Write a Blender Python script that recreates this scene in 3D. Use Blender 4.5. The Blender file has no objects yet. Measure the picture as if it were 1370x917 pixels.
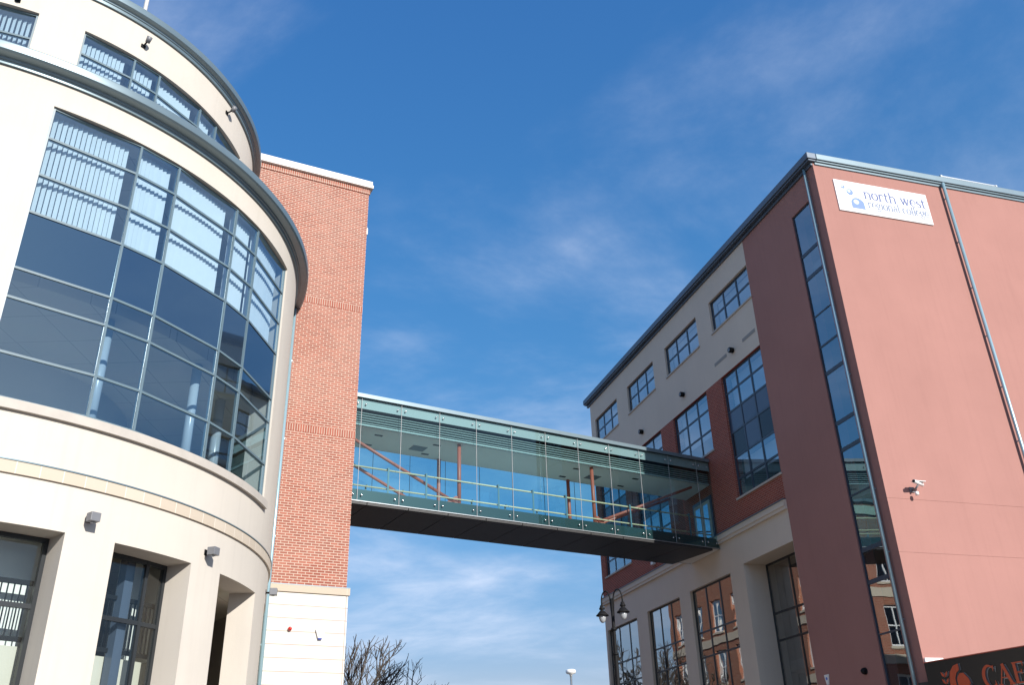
import bpy, bmesh, math, random
from mathutils import Vector, Matrix
R = math.radians
sc = bpy.context.scene
C = sc.collection
E = 1.65                                    # eye height: heights below are given from the eye and lifted by E
random.seed(7)

# ------------------------------------------------------------------ materials
def new_mat(name):
    m = bpy.data.materials.new(name); m.use_nodes = True
    nt = m.node_tree; nt.nodes.clear()
    out = nt.nodes.new('ShaderNodeOutputMaterial')
    return m, nt, out

def N(nt, t, **kw):
    n = nt.nodes.new(t)
    for k, v in kw.items():
        if k.startswith('i_'):
            n.inputs[k[2:].replace('_', ' ')].default_value = v
        else:
            setattr(n, k, v)
    return n

def col(c): return (c[0], c[1], c[2], 1)

def surf(name, c, rough=0.6, var=0.08, vscale=1.2, bump=0.0, bscale=40, metal=0.0, spec=0.5, streak=0.0, c2=None):
    """plain paint / render / stone: mottled colour, optional fine bump and vertical weather streaks"""
    m, nt, out = new_mat(name)
    L = nt.links.new
    p = N(nt, 'ShaderNodeBsdfPrincipled', i_Roughness=rough, i_Metallic=metal)
    p.inputs['Specular IOR Level'].default_value = spec
    tc = N(nt, 'ShaderNodeTexCoord')
    nz = N(nt, 'ShaderNodeTexNoise', i_Scale=vscale, i_Detail=6, i_Roughness=0.6)
    L(tc.outputs['Object'], nz.inputs['Vector'])
    mx = N(nt, 'ShaderNodeMix', data_type='RGBA')
    c2 = c2 or tuple(max(0, x * (1 - 2.2 * var)) for x in c)
    hi = tuple(min(1, x * (1 + 0.9 * var)) for x in c)
    mx.inputs[6].default_value = col(c2); mx.inputs[7].default_value = col(hi)
    L(nz.outputs['Fac'], mx.inputs[0])
    last = mx.outputs[2]
    if streak:
        mp = N(nt, 'ShaderNodeMapping'); mp.inputs['Scale'].default_value = (2.4, 2.4, 0.12)
        L(tc.outputs['Object'], mp.inputs['Vector'])
        n2 = N(nt, 'ShaderNodeTexNoise', i_Scale=2.2, i_Detail=5, i_Roughness=0.65)
        L(mp.outputs[0], n2.inputs['Vector'])
        rp = N(nt, 'ShaderNodeMapRange'); rp.inputs[1].default_value = .5; rp.inputs[2].default_value = .8
        rp.inputs[3].default_value = 0; rp.inputs[4].default_value = streak
        L(n2.outputs['Fac'], rp.inputs[0])
        m2 = N(nt, 'ShaderNodeMix', data_type='RGBA')
        m2.inputs[7].default_value = col(tuple(x * .6 for x in c))
        L(rp.outputs[0], m2.inputs[0]); L(last, m2.inputs[6]); last = m2.outputs[2]
    L(last, p.inputs['Base Color'])
    if bump:
        nb = N(nt, 'ShaderNodeTexNoise', i_Scale=bscale, i_Detail=4)
        L(tc.outputs['Object'], nb.inputs['Vector'])
        b = N(nt, 'ShaderNodeBump', i_Strength=bump, i_Distance=0.01)
        L(nb.outputs['Fac'], b.inputs['Height']); L(b.outputs[0], p.inputs['Normal'])
    L(p.outputs[0], out.inputs[0])
    return m

def brick(name, c1, c2, mortar, bw=.225, rh=.0767, ms=.012, flip=False, patch=.25):
    m, nt, out = new_mat(name)
    L = nt.links.new
    tc = N(nt, 'ShaderNodeTexCoord')
    sp = N(nt, 'ShaderNodeSeparateXYZ'); L(tc.outputs['Object'], sp.inputs[0])
    ad = N(nt, 'ShaderNodeMath', operation='ADD'); L(sp.outputs[0], ad.inputs[0]); L(sp.outputs[1], ad.inputs[1])
    cb = N(nt, 'ShaderNodeCombineXYZ')
    if flip: L(sp.outputs[2], cb.inputs[0]); L(ad.outputs[0], cb.inputs[1])
    else: L(ad.outputs[0], cb.inputs[0]); L(sp.outputs[2], cb.inputs[1])
    b = N(nt, 'ShaderNodeTexBrick'); L(cb.outputs[0], b.inputs['Vector'])
    b.offset = 0.0 if flip else .5
    b.inputs['Scale'].default_value = 1
    b.inputs['Mortar Size'].default_value = ms; b.inputs['Mortar Smooth'].default_value = .25
    b.inputs['Bias'].default_value = 0
    b.inputs['Brick Width'].default_value = bw; b.inputs['Row Height'].default_value = rh
    b.inputs['Color1'].default_value = col(c1); b.inputs['Color2'].default_value = col(c2); b.inputs['Mortar'].default_value = col(mortar)
    nz = N(nt, 'ShaderNodeTexNoise', i_Scale=.55, i_Detail=5, i_Roughness=.6); L(tc.outputs['Object'], nz.inputs['Vector'])
    rp = N(nt, 'ShaderNodeMapRange'); rp.inputs[1].default_value = .42; rp.inputs[2].default_value = .80
    rp.inputs[3].default_value = 0; rp.inputs[4].default_value = patch
    L(nz.outputs['Fac'], rp.inputs[0])
    mx = N(nt, 'ShaderNodeMix', data_type='RGBA'); mx.inputs[7].default_value = col(mortar)   # lime bloom on the bricks
    L(rp.outputs[0], mx.inputs[0]); L(b.outputs['Color'], mx.inputs[6])
    p = N(nt, 'ShaderNodeBsdfPrincipled', i_Roughness=.85); p.inputs['Specular IOR Level'].default_value = .25
    L(mx.outputs[2], p.inputs['Base Color'])
    bp = N(nt, 'ShaderNodeBump', i_Strength=.5, i_Distance=.008); bp.invert = True
    L(b.outputs['Fac'], bp.inputs['Height']); L(bp.outputs[0], p.inputs['Normal'])
    L(p.outputs[0], out.inputs[0])
    return m

def courses(name, c, line, pitch, z0, lw=.012, tile=None):
    """rendered blockwork / stone band / ceiling tiles: thin joints at a regular pitch"""
    m, nt, out = new_mat(name)
    L = nt.links.new
    tc = N(nt, 'ShaderNodeTexCoord')
    mp = N(nt, 'ShaderNodeMapping'); mp.inputs['Location'].default_value = (0, 0, -z0)
    L(tc.outputs['Object'], mp.inputs['Vector'])
    sp = N(nt, 'ShaderNodeSeparateXYZ'); L(mp.outputs[0], sp.inputs[0])
    cb = N(nt, 'ShaderNodeCombineXYZ'); L(sp.outputs[0], cb.inputs[0])
    L(sp.outputs[1 if tile else 2], cb.inputs[1])
    b = N(nt, 'ShaderNodeTexBrick'); L(cb.outputs[0], b.inputs['Vector']); b.offset = 0
    b.inputs['Scale'].default_value = 1; b.inputs['Mortar Size'].default_value = lw; b.inputs['Mortar Smooth'].default_value = .1
    b.inputs['Brick Width'].default_value = tile or 400; b.inputs['Row Height'].default_value = pitch
    b.inputs['Color1'].default_value = col(c); b.inputs['Color2'].default_value = col(tuple(x * .985 for x in c)); b.inputs['Mortar'].default_value = col(line)
    nz = N(nt, 'ShaderNodeTexNoise', i_Scale=1.5, i_Detail=6); L(tc.outputs['Object'], nz.inputs['Vector'])
    mx = N(nt, 'ShaderNodeMix', data_type='RGBA', blend_type='MULTIPLY'); mx.inputs[0].default_value = .12
    L(b.outputs['Color'], mx.inputs[6]); L(nz.outputs['Color'], mx.inputs[7])
    p = N(nt, 'ShaderNodeBsdfPrincipled', i_Roughness=.8); L(mx.outputs[2], p.inputs['Base Color'])
    p.inputs['Specular IOR Level'].default_value = .25
    L(p.outputs[0], out.inputs[0])
    return m

def glass(name, tint, r0=.10, gain=1.0, rough=0.0, wob=.0, rtint=(1, 1, 1)):
    """thin pane: see-through tint below a mirror layer that grows towards grazing"""
    m, nt, out = new_mat(name)
    L = nt.links.new
    lw = N(nt, 'ShaderNodeLayerWeight'); lw.inputs[0].default_value = .5
    pw = N(nt, 'ShaderNodeMath', operation='POWER'); L(lw.outputs['Facing'], pw.inputs[0]); pw.inputs[1].default_value = 4.0
    ma = N(nt, 'ShaderNodeMath', operation='MULTIPLY_ADD'); L(pw.outputs[0], ma.inputs[0])
    ma.inputs[1].default_value = (1 - r0) * gain; ma.inputs[2].default_value = r0; ma.use_clamp = True
    tr = N(nt, 'ShaderNodeBsdfTransparent'); tr.inputs[0].default_value = col(tint)
    gl = N(nt, 'ShaderNodeBsdfGlossy'); gl.inputs['Roughness'].default_value = rough; gl.inputs[0].default_value = col(rtint)
    if wob:
        tc = N(nt, 'ShaderNodeTexCoord')
        nz = N(nt, 'ShaderNodeTexNoise', i_Scale=1.3, i_Detail=1); L(tc.outputs['Object'], nz.inputs['Vector'])
        bp = N(nt, 'ShaderNodeBump', i_Strength=wob, i_Distance=.02); L(nz.outputs['Fac'], bp.inputs['Height']); L(bp.outputs[0], gl.inputs['Normal'])
    ms = N(nt, 'ShaderNodeMixShader'); L(ma.outputs[0], ms.inputs[0]); L(tr.outputs[0], ms.inputs[1]); L(gl.outputs[0], ms.inputs[2])
    L(ms.outputs[0], out.inputs[0])
    return m

M = {}
M['cream'] = surf('cream_render', (.60, .553, .488), .9, .055, .6, .3, 60, spec=.1, streak=.16)
M['cream_shade_side'] = surf('buff_render', (.67, .58, .475), .85, .045, .6, .25, 60, spec=.2, streak=.08)
M['pink'] = surf('pink_render', (.398, .210, .181), .95, .085, .35, .35, 50, spec=.03, streak=.18)
M['stone'] = courses('stone_band', (.50, .43, .34), (.62, .55, .45), 40, 0, .006, None)
M['sill'] = surf('sill_stone', (.5, .46, .41), .8, .1, 3, .1)
M['louvre_grey'] = surf('louvre_grey', (.50, .45, .42), .5, .03, 2)
M['warm_white'] = surf('warm_white', (.90, .80, .76), .6, .03, 2)
M['vent_grey'] = surf('vent_grey', (.30, .28, .25), .7, .05, 3)
M['frame'] = surf('blue_grey_frame', (.125, .185, .22), .38, .05, 2)
M['frame_dark'] = surf('dark_frame', (.02, .024, .028), .4, .05, 2)
M['frame_shop'] = surf('slate_frame', (.042, .06, .088), .4, .05, 2)
M['gutter'] = surf('blue_grey_metal', (.17, .235, .27), .36, .08, 1.5, metal=.35)
M['slate_gutter'] = surf('slate_metal', (.10, .13, .17), .4, .08, 1.5, metal=.3)
M['pipe'] = surf('pale_blue_pipe', (.30, .45, .51), .3, .06, 2, metal=.3)
M['brick'] = brick('salmon_brick', (.345, .108, .072), (.24, .07, .048), (.50, .385, .31), patch=.22)
M['soldier'] = brick('soldier_brick', (.345, .108, .072), (.25, .075, .052), (.50, .385, .31), bw=.5, rh=.0767, flip=True, patch=.2)
M['red_brick'] = brick('red_brick', (.33, .07, .045), (.24, .05, .035), (.42, .26, .20), patch=.08, ms=.009)
M['old_brick'] = brick('old_brick', (.36, .11, .06), (.27, .08, .045), (.40, .28, .2), patch=.1)
M['white_block'] = courses('white_blockwork', (.70, .665, .60), (.42, .34, .29), .355, 5.13 + E, .013)
M['coping'] = surf('pale_coping', (.72, .70, .66), .5, .08, 2)
M['white'] = surf('white_paint', (.84, .84, .82), .45, .03, 2)
M['inner'] = surf('inner_plaster', (.62, .58, .5), .9, .05, 1)
M['ceiling'] = courses('ceiling_tiles', (.62, .58, .5), (.38, .36, .32), 1.2, 0, .012, tile=1.2)
M['pale_floor'] = surf('pale_floor', (.75, .73, .68), .6, .05, 2)
M['carpet'] = surf('carpet', (.16, .16, .17), .95, .1, 3)
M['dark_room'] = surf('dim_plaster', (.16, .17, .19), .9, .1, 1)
M['blind'] = surf('white_blind', (.84, .86, .87), .7, .03, 4)
M['blind_grey'] = surf('grey_blind', (.80, .81, .82), .7, .04, 4)
M['column'] = surf('grey_column', (.45, .5, .54), .25, .03, 2)
M['glass'] = glass('window_glass', (.74, .86, .92), .25, 1.0, wob=.05, rtint=(.70, .88, 1))
M['glass_r'] = glass('coated_glass', (.66, .76, .84), .30, 1.0, wob=.06, rtint=(.86, .94, 1))
M['glass_shop'] = glass('shop_glass', (.5, .58, .6), .34, 1.0, wob=.10)
M['glass_door'] = glass('door_glass', (.84, .91, .91), .06, 1.0, wob=.05)
M['glass_bridge'] = glass('green_glass', (.61, .86, .90), .07, .9, rtint=(.75, .95, .95), wob=.02)
M['spandrel'] = surf('spandrel_glass', (.02, .035, .06), .03, .02, 1, spec=1.0)
for n_ in M['spandrel'].node_tree.nodes:
    if n_.type == 'BSDF_PRINCIPLED': n_.inputs['IOR'].default_value = 1.9; n_.inputs['Specular Tint'].default_value = (.5, .8, 1, 1)
M['black_panel'] = surf('black_panel', (.012, .012, .014), .25, .05, 1)
M['blue_panel'] = surf('slate_panel', (.075, .10, .15), .2, .05, 1)
M['soffit'] = surf('black_soffit', (.02, .02, .021), .5, .1, 1)
M['green_fascia'] = surf('dark_green_fascia', (.03, .05, .05), .3, .05, 1)
M['pale_fascia'] = surf('pale_fascia', (.44, .35, .33), .5, .05, 1)
M['alu'] = surf('aluminium', (.34, .37, .39), .4, .05, 2, metal=.7)
M['grey_seal'] = surf('grey_seal', (.38, .38, .39), .5, .04, 2)
M['steel'] = surf('stainless', (.7, .7, .7), .2, .03, 2, metal=.9)
M['red_steel'] = surf('red_steel', (.60, .12, .075), .45, .05, 2)
M['wood'] = surf('pale_timber', (.95, .62, .38), .45, .08, 6)
M['black'] = surf('black_metal', (.009, .009, .01), .65, .05, 2, spec=.2)
M['grey_box'] = surf('grey_fitting', (.17, .175, .19), .45, .05, 3)
M['bark'] = surf('bark', (.11, .092, .078), .9, .2, 5)
M['warm_concrete'] = surf('warm_concrete', (.20, .17, .145), .9, .12, 3, .4, 60)  # unseen ground, light warm tone chosen to bounce fill onto the shaded facade
M['paving'] = surf('paving', (.36, .31, .265), .85, .08, 1, .2, 20)
M['pale_plastic'] = surf('pale_plastic', (.60, .60, .62), .4, .03, 2)
M['red_plastic'] = surf('red_plastic', (.5, .02, .015), .2, .02, 2)
M['blue_plastic'] = surf('blue_plastic', (.06, .09, .35), .3, .02, 2)
M['sign_white'] = surf('sign_white', (.72, .72, .73), .4, .015, 2)
M['ink_blue'] = surf('ink_blue', (.03, .065, .22), .5, .02, 2)
M['ink_grey'] = surf('ink_grey', (.09, .14, .25), .5, .02, 2)
M['ink_mid'] = surf('ink_mid', (.10, .19, .58), .4, .02, 2)
M['ink_light'] = surf('ink_light', (.52, .60, .85), .4, .02, 2)
M['ink_pale'] = surf('ink_pale', (.62, .68, .82), .4, .02, 2)
M['sign_black'] = surf('sign_black', (.012, .012, .013), .3, .05, 2)
M['orange'] = surf('orange_letter', (.62, .09, .03), .35, .05, 2)
M['silver'] = surf('silver_edge', (.35, .37, .39), .3, .05, 2, metal=.6)
M['globe'] = surf('opal_globe', (.36, .38, .40), .2, .02, 2)
M['roof'] = surf('roof_felt', (.2, .2, .21), .9, .1, 2)
M['sash_stone'] = surf('sash_stone', (.6, .52, .4), .8, .06, 2)

# ------------------------------------------------------------------ mesh helper
class MB:
    def __init__(s): s.v = []; s.f = []; s.m = []; s.sm = []; s.mats = []
    def mi(s, m):
        if m not in s.mats: s.mats.append(m)
        return s.mats.index(m)
    def poly(s, pts, m=None, smooth=False):
        b = len(s.v); s.v += [tuple(p) for p in pts]; s.f.append(tuple(range(b, b + len(pts))))
        s.m.append(s.mi(m) if m else 0); s.sm.append(smooth)
    def box(s, P, u0, u1, z0, z1, d0, d1, nu=1, m=None, smooth=False):
        """box in (u, z, d) space, mapped by P, cut into nu steps along u"""
        b = len(s.v); mi = s.mi(m) if m else 0
        for i in range(nu + 1):
            u = u0 + (u1 - u0) * i / nu
            s.v += [tuple(P(u, z0, d0)), tuple(P(u, z1, d0)), tuple(P(u, z1, d1)), tuple(P(u, z0, d1))]
        F = [(b, b + 1, b + 2, b + 3), (b + 4 * nu + 3, b + 4 * nu + 2, b + 4 * nu + 1, b + 4 * nu)]
        for i in range(nu):
            a = b + 4 * i; c = a + 4
            for k in range(4):
                j = (k + 1) % 4
                F.append((a + k, c + k, c + j, a + j))
        s.f += F; s.m += [mi] * len(F); s.sm += [smooth] * len(F)
    def tube(s, pts, r, n=8, m=None, cap=True):
        """round bar through points, r a number or one radius per point"""
        pts = [Vector(p) for p in pts]; rr = r if isinstance(r, (list, tuple)) else [r] * len(pts)
        b = len(s.v); mi = s.mi(m) if m else 0
        ref = None
        for i, p in enumerate(pts):
            t = (pts[min(i + 1, len(pts) - 1)] - pts[max(i - 1, 0)]).normalized()
            if ref is None or abs(ref.dot(t)) > .97: ref = Vector((1, 0, 0)) if abs(t.x) < .8 else Vector((0, 1, 0))
            x = t.cross(ref).normalized(); y = t.cross(x)
            for k in range(n):
                a = 2 * math.pi * k / n
                s.v.append(tuple(p + (x * math.cos(a) + y * math.sin(a)) * rr[i]))
        for i in range(len(pts) - 1):
            for k in range(n):
                j = (k + 1) % n
                s.f.append((b + i * n + k, b + i * n + j, b + (i + 1) * n + j, b + (i + 1) * n + k)); s.m.append(mi); s.sm.append(True)
        if cap:
            s.f.append(tuple(range(b, b + n))); s.m.append(mi); s.sm.append(False)
            e = b + (len(pts) - 1) * n
            s.f.append(tuple(range(e, e + n))); s.m.append(mi); s.sm.append(False)
    def lathe(s, prof, n=20, c=(0, 0, 0), m=None, axis='z'):
        b = len(s.v); mi = s.mi(m) if m else 0
        for (r, z) in prof:
            for k in range(n):
                a = 2 * math.pi * k / n
                q = (r * math.cos(a), r * math.sin(a), z)
                if axis == 'y': q = (q[0], z, q[1])
                if axis == 'x': q = (z, q[0], q[1])
                s.v.append((c[0] + q[0], c[1] + q[1], c[2] + q[2]))
        for i in range(len(prof) - 1):
            for k in range(n):
                j = (k + 1) % n
                s.f.append((b + i * n + k, b + i * n + j, b + (i + 1) * n + j, b + (i + 1) * n + k)); s.m.append(mi); s.sm.append(True)
        s.f.append(tuple(range(b, b + n))); s.m.append(mi); s.sm.append(False)
        e = b + (len(prof) - 1) * n
        s.f.append(tuple(range(e, e + n))); s.m.append(mi); s.sm.append(False)
    def disc(s, r, z0, z1, n=120, c=(0, 0), m=None):
        s.lathe([(r, z0), (r, z1)], n, (c[0], c[1], 0), m)
    def build(s, name, mat, parent=None, recalc=True, bevel=0):
        me = bpy.data.meshes.new(name)
        me.from_pydata(s.v, [], s.f)
        if s.mats:
            for m in s.mats: me.materials.append(m)
            me.polygons.foreach_set('material_index', s.m)
        else: me.materials.append(mat)
        me.polygons.foreach_set('use_smooth', s.sm)
        if recalc:
            bm = bmesh.new(); bm.from_mesh(me); bmesh.ops.recalc_face_normals(bm, faces=bm.faces); bm.to_mesh(me); bm.free()
        me.update()
        o = bpy.data.objects.new(name, me); C.objects.link(o)
        if parent: o.parent = parent
        if bevel:
            md = o.modifiers.new('bevel', 'BEVEL'); md.width = bevel; md.segments = 2; md.limit_method = 'ANGLE'
        return o

def tag(o, label, cat, group=None):
    o['label'] = label; o['category'] = cat
    if group: o['group'] = group
    return o
def thing(name, label, cat, loc=(0, 0, 0), rz=0, group=None):
    o = bpy.data.objects.new(name, None); C.objects.link(o); o.empty_display_size = .3
    o.location = loc; o.rotation_euler = (0, 0, rz)
    return tag(o, label, cat, group)

def cyl_map(Rr): return lambda u, z, d: ((Rr - d) * math.sin(R(u)), -(Rr - d) * math.cos(R(u)), z + E)

def wall(P, u0, u1, z0, z1, ops, thick, step=None, m=None, smooth=False):
    """outer sheet, inner sheet and reveals of a wall with rectangular openings (u0,u1,z0,z1)"""
    mb = MB()
    us = sorted({u0, u1} | {x for o in ops for x in o[:2] if u0 < x < u1})
    zs = sorted({z0, z1} | {x for o in ops for x in o[2:4] if z0 < x < z1})
    def seg(a, b): return max(1, int(math.ceil(abs(b - a) / step))) if step else 1
    for d in (0, thick):
        for i in range(len(us) - 1):
            for j in range(len(zs) - 1):
                uc, zc = (us[i] + us[i + 1]) / 2, (zs[j] + zs[j + 1]) / 2
                if any(o[0] < uc < o[1] and o[2] < zc < o[3] for o in ops): continue
                n = seg(us[i], us[i + 1])
                for k in range(n):
                    a = us[i] + (us[i + 1] - us[i]) * k / n; b = us[i] + (us[i + 1] - us[i]) * (k + 1) / n
                    q = [P(a, zs[j], d), P(b, zs[j], d), P(b, zs[j + 1], d), P(a, zs[j + 1], d)]
                    mb.poly(q if d == 0 else q[::-1], m, smooth)
    n = seg(u0, u1)
    for o in list(ops):
        a, b, c, e = o[:4]
        mb.poly([P(a, c, 0), P(a, e, 0), P(a, e, thick), P(a, c, thick)], m)
        mb.poly([P(b, c, 0), P(b, c, thick), P(b, e, thick), P(b, e, 0)], m)
        k = seg(a, b)
        for i in range(k):
            x = a + (b - a) * i / k; y = a + (b - a) * (i + 1) / k
            mb.poly([P(x, e, 0), P(y, e, 0), P(y, e, thick), P(x, e, thick)], m)
            mb.poly([P(x, c, 0), P(x, c, thick), P(y, c, thick), P(y, c, 0)], m)
    for zz in (z0, z1):
        for i in range(n):
            x = u0 + (u1 - u0) * i / n; y = u0 + (u1 - u0) * (i + 1) / n
            if any(o[0] < (x + y) / 2 < o[1] and abs((o[2] if zz == z0 else o[3]) - zz) < 1e-6 for o in ops): continue
            mb.poly([P(x, zz, 0), P(y, zz, 0), P(y, zz, thick), P(x, zz, thick)], m)
    for uu in (u0, u1):
        mb.poly([P(uu, z0, 0), P(uu, z1, 0), P(uu, z1, thick), P(uu, z0, thick)], m)
    if smooth:                                            # weld the curved skin so it shades as one curve
        pass
    return mb

def weld(o):
    bm = bmesh.new(); bm.from_mesh(o.data); bmesh.ops.remove_doubles(bm, verts=bm.verts, dist=.0005)
    bmesh.ops.recalc_face_normals(bm, faces=bm.faces)
    for e in bm.edges:
        e.smooth = not (len(e.link_faces) != 2 or e.calc_face_angle(3) > R(20))
    bm.to_mesh(o.data); bm.free()
    return o

def window(P, us, zs, d, parent, gm, fm, bw=.07, bd=.1, uscale=1.0, special=None, nu=1, sill=None, sillm=None, name='window', outer=.07, ubars=None, zthick=None):
    """one glazed window: panes (the window's own mesh), a child frame of bars, and a child sill"""
    w = MB(); special = special or {}
    b = bw * uscale / 2; dg = d + .022
    for i in range(len(us) - 1):
        for j in range(len(zs) - 1):
            m = special.get((i, j), gm)
            pts = [P(us[i], zs[j], dg), P(us[i + 1], zs[j], dg), P(us[i + 1], zs[j + 1], dg), P(us[i], zs[j + 1], dg)]
            w.poly(pts, m)
    wo = w.build(name, gm, parent, recalc=False)
    f = MB()
    ob = outer * uscale
    for i, u in enumerate(us):
        a, c = (u, u + ob) if i == 0 else ((u - ob, u) if i == len(us) - 1 else (u - b, u + b))
        f.box(P, a, c, zs[-1] if zs[-1] < zs[0] else zs[0], max(zs), d, d + bd)
    for i in range(len(us) - 1):
        a = us[i] + (ob if i == 0 else b); c = us[i + 1] - (ob if i == len(us) - 2 else b)
        for j, z in enumerate(zs):
            t = (zthick or {}).get(j, bw)
            z0, z1 = (z, z + outer) if j == 0 else ((z - outer, z) if j == len(zs) - 1 else (z - t / 2, z + t / 2))
            f.box(P, a, c, z0, z1, d + .004, d + bd - .004, nu)
    f.build('frame', fm, wo)
    if sill:
        s = MB(); s.box(P, us[0] - sill[0] * uscale, us[-1] + sill[0] * uscale, zs[0] - sill[1], zs[0] - .004, -sill[2], d + bd, max(1, nu * 12 if nu > 1 else 1))
        s.build('sill', sillm, wo)
    return wo

# ------------------------------------------------------------------ frames of the place, metres, camera above the origin
CY = Vector((-14.964, 21.844, 0)); RC = 8.6; RU = 6.85          # round building
CO = Vector((10.883, 25.80, 0)); RZ_R = R(17.05)                 # street corner of the pink building
TO = Vector((-5.03, 26.57, 0)); RZ_T = R(26.7)                   # right corner of the brick tower
BO = Vector((7.956, 35.347, 0)); RZ_B = R(30.4)                  # where the bridge glass meets the far facade
K = 28 / 24

# ------------------------------------------------------------------ ground
g = MB(); g.poly([(-900, -900, 0), (900, -900, 0), (900, 1400, 0), (-900, 1400, 0)])
o = g.build('ground', M['warm_concrete']); o['kind'] = 'structure'
pv = MB()
L_ = lambda u, z, d: tuple(CO + Matrix.Rotation(RZ_R, 3, 'Z') @ Vector((d, u, 0)) + Vector((0, 0, z)))
pv.box(L_, -30, 60, 0.004, .13, -4.2, 0.3)
o = pv.build('pavement', M['paving']); o['kind'] = 'structure'
kb = MB(); kb.box(L_, -30, 60, .002, .135, -4.36, -4.204); o = kb.build('kerb', M['sill']); o['kind'] = 'structure'
pv = MB(); pv.disc(12.2, .004, .13, 96, (CY.x, CY.y)); o = pv.build('pavement', M['paving']); o['kind'] = 'structure'

# ------------------------------------------------------------------ round cream building
rb = thing('round_building', 'round cream rendered building with curved blue grey glazing, left of the brick tower', 'building', CY)
P8 = cyl_map(RC)
BIG = (36.9, 90.5, 6.95, 13.78)
GR = [(36.2, 50.1, -E, 4.68), (56.75, 70.0, -E, 4.68), (77.0, 91.0, -E, 4.68), (100.3, 112, -E, 4.72)]
wm = wall(P8, -150, 200, -E, 14.72, [BIG] + GR, .62, 1.0, None, True)
weld(wm.build('wall', M['cream'], rb, recalc=False))
# the big window: bays and rows as in the photograph
US = [36.9, 50.1, 56.85, 70.1, 76.85, 90.5]; ZS = [6.98, 7.9, 9.06, 9.72, 11.06, 12.0, 12.97, 13.78]
sp = {(i, 3): M['spandrel'] for i in range(5)}
us8 = math.degrees(1 / RC)
bw_ = window(P8, US, ZS, .05, rb, M['glass'], M['frame'], .052, .10, us8, sp, outer=.05)
s = MB(); s.box(P8, 36.3, 91.0, 6.755, 6.945, -.085, .2, 56, smooth=False); weld(s.build('sill', M['sill'], bw_))
def louvre_blind(P, a, b, z0, z1, d, parent, pitch=.104, w=.092, ang=-30, rad=RC):
    mb = MB(); k = math.degrees(1 / (rad - d)); n = int((b - a) / k / pitch)
    for i in range(n):
        u = a + (i + .5) * (b - a) / n
        an = R(ang + random.uniform(-5, 5))
        du = w / 2 * math.cos(an) * k; dd = w / 2 * math.sin(an)
        mb.poly([P(u - du, z0, d - dd), P(u + du, z0, d + dd), P(u + du, z1, d + dd), P(u - du, z1, d - dd)])
    return mb.build('blind', M['blind'], parent, recalc=False)
for i, (a, b) in enumerate(zip(US[:-1], US[1:])):
    louvre_blind(P8, a + .5, b - (1.2 if i % 2 == 0 else .5), 11.06, 13.70, .30, bw_)
# columns behind the narrow bays
for th in (53.6, 73.6):
    for z0, z1 in ((6.62, 9.7), (11.02, 13.93)):
        q = P8(th, 0, 1.0); cm = MB(); cm.lathe([(.115, z0 + E), (.115, z1 + E)], 20, (q[0], q[1], 0)); cm.build('column', M['column'], rb)
for th in (90.0,):
    q = P8(th, 0, 1.4); cm = MB(); cm.lathe([(.13, 6.62 + E), (.13, 9.7 + E)], 20, (q[0], q[1], 0)); cm.build('column', M['column'], rb)
# floors, ceilings, inner core
for z0, z1 in ((4.95, 6.6), (9.72, 11.0), (13.95, 14.78)):
    sl = MB(); sl.disc(RC - .63, z0 + E, z1 + E, 120); sl.build('floor_slab', M['ceiling'], rb)
co = MB(); co.disc(4.4, .01, 13.9 + E, 64); co.build('core_wall', M['inner'], rb)
# stone band and the two curved gutters
sb = MB(); sb.box(P8, -150, 200, 5.57, 5.80, -.045, .1, 350, smooth=True)
mk, nt, out = new_mat('curved_stone')
tc = N(nt, 'ShaderNodeTexCoord'); sx = N(nt, 'ShaderNodeSeparateXYZ'); nt.links.new(tc.outputs['Object'], sx.inputs[0])
at = N(nt, 'ShaderNodeMath', operation='ARCTAN2'); nt.links.new(sx.outputs[0], at.inputs[0]); nt.links.new(sx.outputs[1], at.inputs[1])
mu = N(nt, 'ShaderNodeMath', operation='MULTIPLY'); mu.inputs[1].default_value = RC / .42; nt.links.new(at.outputs[0], mu.inputs[0])
fr = N(nt, 'ShaderNodeMath', operation='FRACT'); nt.links.new(mu.outputs[0], fr.inputs[0])
fl = N(nt, 'ShaderNodeMath', operation='FLOOR'); nt.links.new(mu.outputs[0], fl.inputs[0])
wn = N(nt, 'ShaderNodeTexWhiteNoise', noise_dimensions='1D'); nt.links.new(fl.outputs[0], wn.inputs['W'])
lt = N(nt, 'ShaderNodeMath', operation='LESS_THAN'); lt.inputs[1].default_value = .03; nt.links.new(fr.outputs[0], lt.inputs[0])
m1 = N(nt, 'ShaderNodeMix', data_type='RGBA'); m1.inputs[6].default_value = (.50, .425, .335, 1); m1.inputs[7].default_value = (.55, .48, .39, 1)
nt.links.new(wn.outputs['Value'], m1.inputs[0])
m2 = N(nt, 'ShaderNodeMix', data_type='RGBA'); m2.inputs[7].default_value = (.72, .66, .58, 1); nt.links.new(lt.outputs[0], m2.inputs[0]); nt.links.new(m1.outputs[2], m2.inputs[6])
pb = N(nt, 'ShaderNodeBsdfPrincipled', i_Roughness=.85); nt.links.new(m2.outputs[2], pb.inputs['Base Color']); nt.links.new(pb.outputs[0], out.inputs[0])
weld(sb.build('string_course', mk, rb))
fs = MB(); fs.box(P8, -150, 200, 5.804, 5.83, -.06, .05, 350, smooth=True); weld(fs.build('flashing', M['gutter'], rb))
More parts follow.
